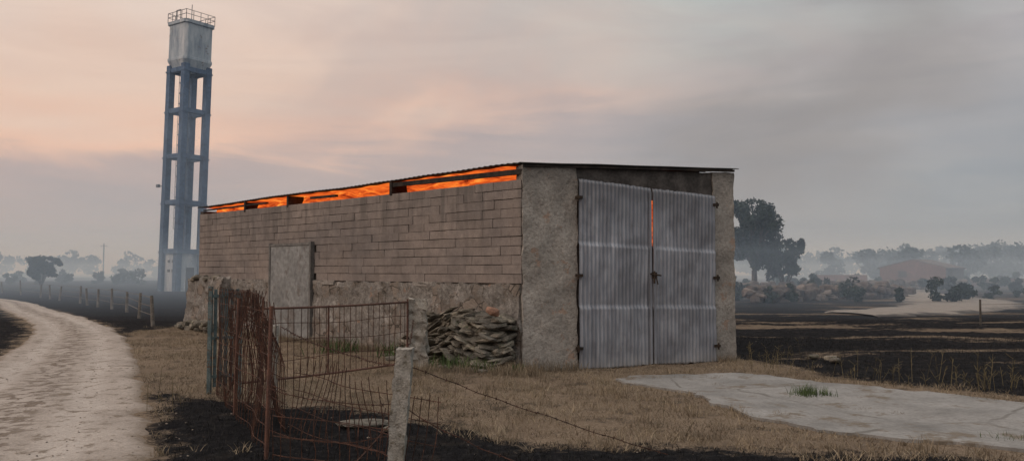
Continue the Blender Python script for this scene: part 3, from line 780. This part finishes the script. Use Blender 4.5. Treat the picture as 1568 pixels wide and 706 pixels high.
def tufts(name,spots,mat,n,hmin,hmax,rad,w=.006,lean=.35):
    X=[];Y=[];Hh=[]
    for (x,y,k,sc) in spots:
        m_=int(n*k); X.append(rng.normal(x,rad*sc,m_));Y.append(rng.normal(y,rad*sc,m_));Hh.append(rng.uniform(hmin,hmax,m_)*sc)
    X=np.concatenate(X);Y=np.concatenate(Y);Hh=np.concatenate(Hh)
    V,F,R=blades(X,Y,Hh,w,lean,rng.uniform(0,1,len(X))); mk(name,V,F,mat,None,{'rnd':R})
def along(s0,s1,n,out=.15): return [((A+S*s+M_*out).x,(A+S*s+M_*out).y,1,random.uniform(.5,1)) for s in np.linspace(s0,s1,n)]
fa=[((A+U*u+N*.15).x,(A+U*u+N*.15).y,1,random.uniform(.5,1.1)) for u in (0.0,.15,.3,.5,.8,.9,3.9,4.0,4.2)]
edge_spots=[]
for k in range(200):
    x=random.uniform(-3.5,5); y=random.uniform(7.2,13.5)
    if strawsd(np.array([x]),np.array([y]))[0]>.1 and sdist(np.array([x]),np.array([y]),slab)[0]<-.15: edge_spots.append((x,y,random.uniform(.2,.6),random.uniform(.3,.7)))
tufts('dry_grass_at_wall',along(-.1,13,70,.35)+fa+edge_spots+[(-.5+random.uniform(-1.2,.9),12.9+random.uniform(-.3,.3),1,random.uniform(.4,1)) for k in range(22)],drym,70,.08,.26,.13,.004)
tufts('green_weeds',[(-.75,13.5,1,1),(-.45,13.3,1.,.8),(-1.0,13.8,1,.9),(-3.4,16.2,1,1.3),(-2.1,15.2,1,1.3),(-1.2,14.1,.7,.9),(.1,13.2,.4,.6)],greenm,120,.08,.30,.16,.010)
tufts('green_grass_tuft',[(3.72,10.5,1,.75),(3.85,10.6,1,.8),(3.95,10.45,.7,.7)],greenm,120,.08,.24,.10,.005)
tufts('green_grass_tuft',[(4.6,7.75,1,.7),(4.9,7.6,1,.7),(5.2,7.7,1,.6)],greenm,60,.05,.14,.14,.004)
tufts('dry_grass_tuft',[(2.6,9.6,1,.5),(3.0,9.3,1,.5),(2.9,11.8,.6,.5),(4.35,9.3,1,.4),(4.1,9.6,1,.4)]+[(x,y,.6,.5) for x,y in [(1.8+.45*i,12.75) for i in range(4)]],drym,80,.05,.15,.13,.004)
a=Acc()
random.seed(21)
for cx,cy,n in ((4.2,13.4,12),(6.55,11.3,18),(7.1,10.9,20),(6.2,11.7,14),(5.0,12.6,10),(7.6,11.9,12),(1.8,8.4,3),(-4.0,10.0,5),(4.5,14.6,14),(5.6,12.1,10)):
    for k in range(n):
        x=random.gauss(cx,.3);y=random.gauss(cy,.25);h=random.uniform(.12,.45); p=Vector((x,y,Hs(x,y)))
        q=p+Vector((random.uniform(-.08,.08),random.uniform(-.08,.08),h)); a.tube(p,q,.003,4,.002)
        for j in range(4):
            c=p.lerp(q,random.uniform(.4,1)); a.tube(c,c+Vector((random.uniform(-.07,.07),random.uniform(-.07,.07),random.uniform(.02,.08))),.002,3)
a.obj('dry_stalks',leafmat('stalk_mat',(.06,.05,.03,1),(.20,.16,.09,1)))
xs=rng.uniform(-5,14,70000); ys=5.2+rng.uniform(0,1,70000)**1.5*15
sdv=strawsd(xs,ys); rdR=np.interp(ys,[p[1] for p in Rp],[p[0] for p in Rp]); keep=(sdv<.1)&(xs>rdR+.1)&~in_build(xs,ys)&(sdist(xs,ys,slab)<0)
xs,ys=xs[keep],ys[keep]; V,F,R=blades(xs,ys,rng.uniform(.02,.07,len(xs)),.004,.6,rng.uniform(0,1,len(xs))); mk('charred_stubble',V,F,blackm,None,{'rnd':R})
a=Acc(); 
OV=np.array([(1,0,0),(-1,0,0),(0,1,0),(0,-1,0),(0,0,1),(0,0,-1)],float); OF=[(0,2,4),(2,1,4),(1,3,4),(3,0,4),(2,0,5),(1,2,5),(3,1,5),(0,3,5)]
for k in range(1500):
    y=5+random.random()**1.6*20; xr=np.interp(y,[p[1] for p in Rp],[p[0] for p in Rp]); xl=np.interp(y,[p[1] for p in Lp],[p[0] for p in Lp])
    x=random.uniform(xl-.2,xr+.3) if k<1200 else random.uniform(-4,6)
    if in_build(np.array(x),np.array(y)): continue
    s=random.uniform(.004,.013)*(1.5 if random.random()<.08 else 1)
    V=OV*np.array([s*random.uniform(.8,1.4),s*random.uniform(.7,1.2),s*.6])+rng.normal(0,s*.15,(6,3))+np.array([x,y,Hs(x,y)+.026*(k<1200)+s*.2]); a.add(V,OF)
a.obj('loose_stones',simple('pebble',(.15,.125,.105,1),(.25,.215,.18,1),6,rnd=True))
a=Acc(); stone(a,(-1.55,8.6,.02),(.28,.16,.03),Euler((0,0,.3)).to_matrix(),.7,.2); stone(a,(-1.2,8.3,.02),(.1,.07,.03),Euler((0,0,.9)).to_matrix(),.7,.2)
for k in range(4): stone(a,(random.uniform(4.9,5.9),random.uniform(14.5,16),.02),(.09,.08,.04),Euler((0,0,k)).to_matrix(),.6,.3)
a.obj('flat_field_stones',lich)

# ---------------- smoke haze ----------------
def vol(name,x0,x1,y0,y1,z0,z1,dens,col):
    a=Acc(); a.box((x0,y0,z0),(x1-x0,0,0),(0,y1-y0,0),(0,0,z1-z0))
    m=bpy.data.materials.new(name+'_vol'); m.use_nodes=True; t=NT(m.node_tree); t.n.remove(t.n['Principled BSDF'])
    v=t.add('ShaderNodeVolumeScatter'); v.inputs['Color'].default_value=col; v.inputs['Density'].default_value=dens; v.inputs['Anisotropy'].default_value=0
    t.link(v.outputs[0],t.n['Material Output'].inputs['Volume']); o=a.obj(name,m); return o
vol('smoke_haze',-600,600,30,900,3.02,13,.0062,(.60,.77,.98,1))
vol('smoke_haze',-590,590,26,880,-1.9,3.0,.0115,(.60,.77,.98,1))

# ---------------- world ----------------
W=bpy.data.worlds.new('World'); scene.world=W; W.use_nodes=True; t=NT(W.node_tree); bg=t.n['Background']
try:
    W.cycles.sampling_method='MANUAL'; W.cycles.sample_map_resolution=256
except Exception: pass
gen=t.add('ShaderNodeTexCoord').outputs['Generated']
sp=t.add('ShaderNodeSeparateXYZ'); t.link(gen,sp.inputs[0]); Xo,Yo,Zo=sp.outputs
n1=t.noise(t.vmap(gen,(1,1,2.6),(.3,0,.2)),2.6,4,.6,.6); n2=t.noise(t.vmap(gen,(1,1,7),(2,5,1)),3.0,4,.6,.8)
n3=t.noise(t.vmap(gen,(1,1,1.5),(7,1,4)),3.2,4,.55,.5)
tilt=t.math('MULTIPLY',Xo,-.10)
z1=t.math('ADD',t.math('ADD',Zo,tilt),t.math('MULTIPLY',t.math('SUBTRACT',n1,.5),.16))
z1=t.math('ADD',z1,t.math('MULTIPLY',t.math('SUBTRACT',n2,.5),.12))
Lr=t.ramp(z1,[(0,lin(156,160,166)),(.06,lin(170,168,171)),(.15,lin(192,173,168)),(.19,lin(238,198,174)),(.25,lin(228,200,182)),(.38,lin(222,205,194)),(.65,lin(230,216,208)),(1,lin(238,230,224))])
Rr=t.ramp(z1,[(0,lin(136,144,153)),(.04,lin(148,154,161)),(.12,lin(162,162,165)),(.2,lin(176,172,172)),(.34,lin(178,186,184)),(.65,lin(210,214,216)),(1,lin(236,236,236))])
xf=t.mapr(t.math('ADD',Xo,t.math('MULTIPLY',t.math('SUBTRACT',n1,.5),.5)),-.30,.42)
c=t.mix(xf,Lr,Rr)
mv=t.math('MULTIPLY',t.mapr(t.math('ABSOLUTE',t.math('SUBTRACT',t.math('ADD',Xo,t.math('MULTIPLY',t.math('SUBTRACT',n3,.5),.45)),t.math('ADD',.26,t.math('MULTIPLY',Zo,.45)))),.0,.20,1,0),t.mapr(Zo,.0,.10,.3,1))
mv=t.math('MULTIPLY',mv,t.mapr(Zo,.14,.46,1,0))
c=t.mix(t.math('MULTIPLY',mv,.8),c,lin(143,137,135))
mc=t.math('MULTIPLY',t.mapr(n3,.46,.64),t.mapr(t.math('ABSOLUTE',t.math('ADD',Xo,.12)),.05,.32,1,0))
c=t.mix(t.math('MULTIPLY',mc,.35),c,lin(170,158,159))
c=t.mix(1,c,t.ramp(n2,[(.3,(.94,.94,.955)),(.7,(1.06,1.055,1.04))]),'MULTIPLY')
sky=t.add('ShaderNodeTexSky',sky_type='NISHITA'); sky.sun_disc=False; sky.sun_elevation=math.radians(28); sky.sun_rotation=math.radians(-118); sky.dust_density=5
c2=t.mix(1,c,t.mix(1,sky.outputs[0],(.004,.004,.004,1),'MULTIPLY'),'ADD')
zb=t.mapr(Zo,.34,.9,1.0,1.5)  # unseen sky overhead brightened to add light to the scene
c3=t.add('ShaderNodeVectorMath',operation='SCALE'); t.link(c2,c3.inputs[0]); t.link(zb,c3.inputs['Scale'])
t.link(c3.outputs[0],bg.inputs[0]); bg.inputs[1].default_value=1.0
sl=bpy.data.lights.new('sun','SUN'); sl.energy=.8; sl.angle=math.radians(25); sl.color=(1,.87,.76)
so=bpy.data.objects.new('sun',sl); scene.collection.objects.link(so)
d=Vector((.78,.42,-.50)); so.rotation_euler=d.to_track_quat('-Z','Y').to_euler()

cd=bpy.data.cameras.new('cam'); cd.sensor_width=36; cd.lens=28.7; cd.clip_end=5000; cd.clip_start=.05
co=bpy.data.objects.new('camera',cd); scene.collection.objects.link(co); co.location=(0,0,1.6); co.rotation_euler=(math.radians(92.84),0,0)
scene.camera=co
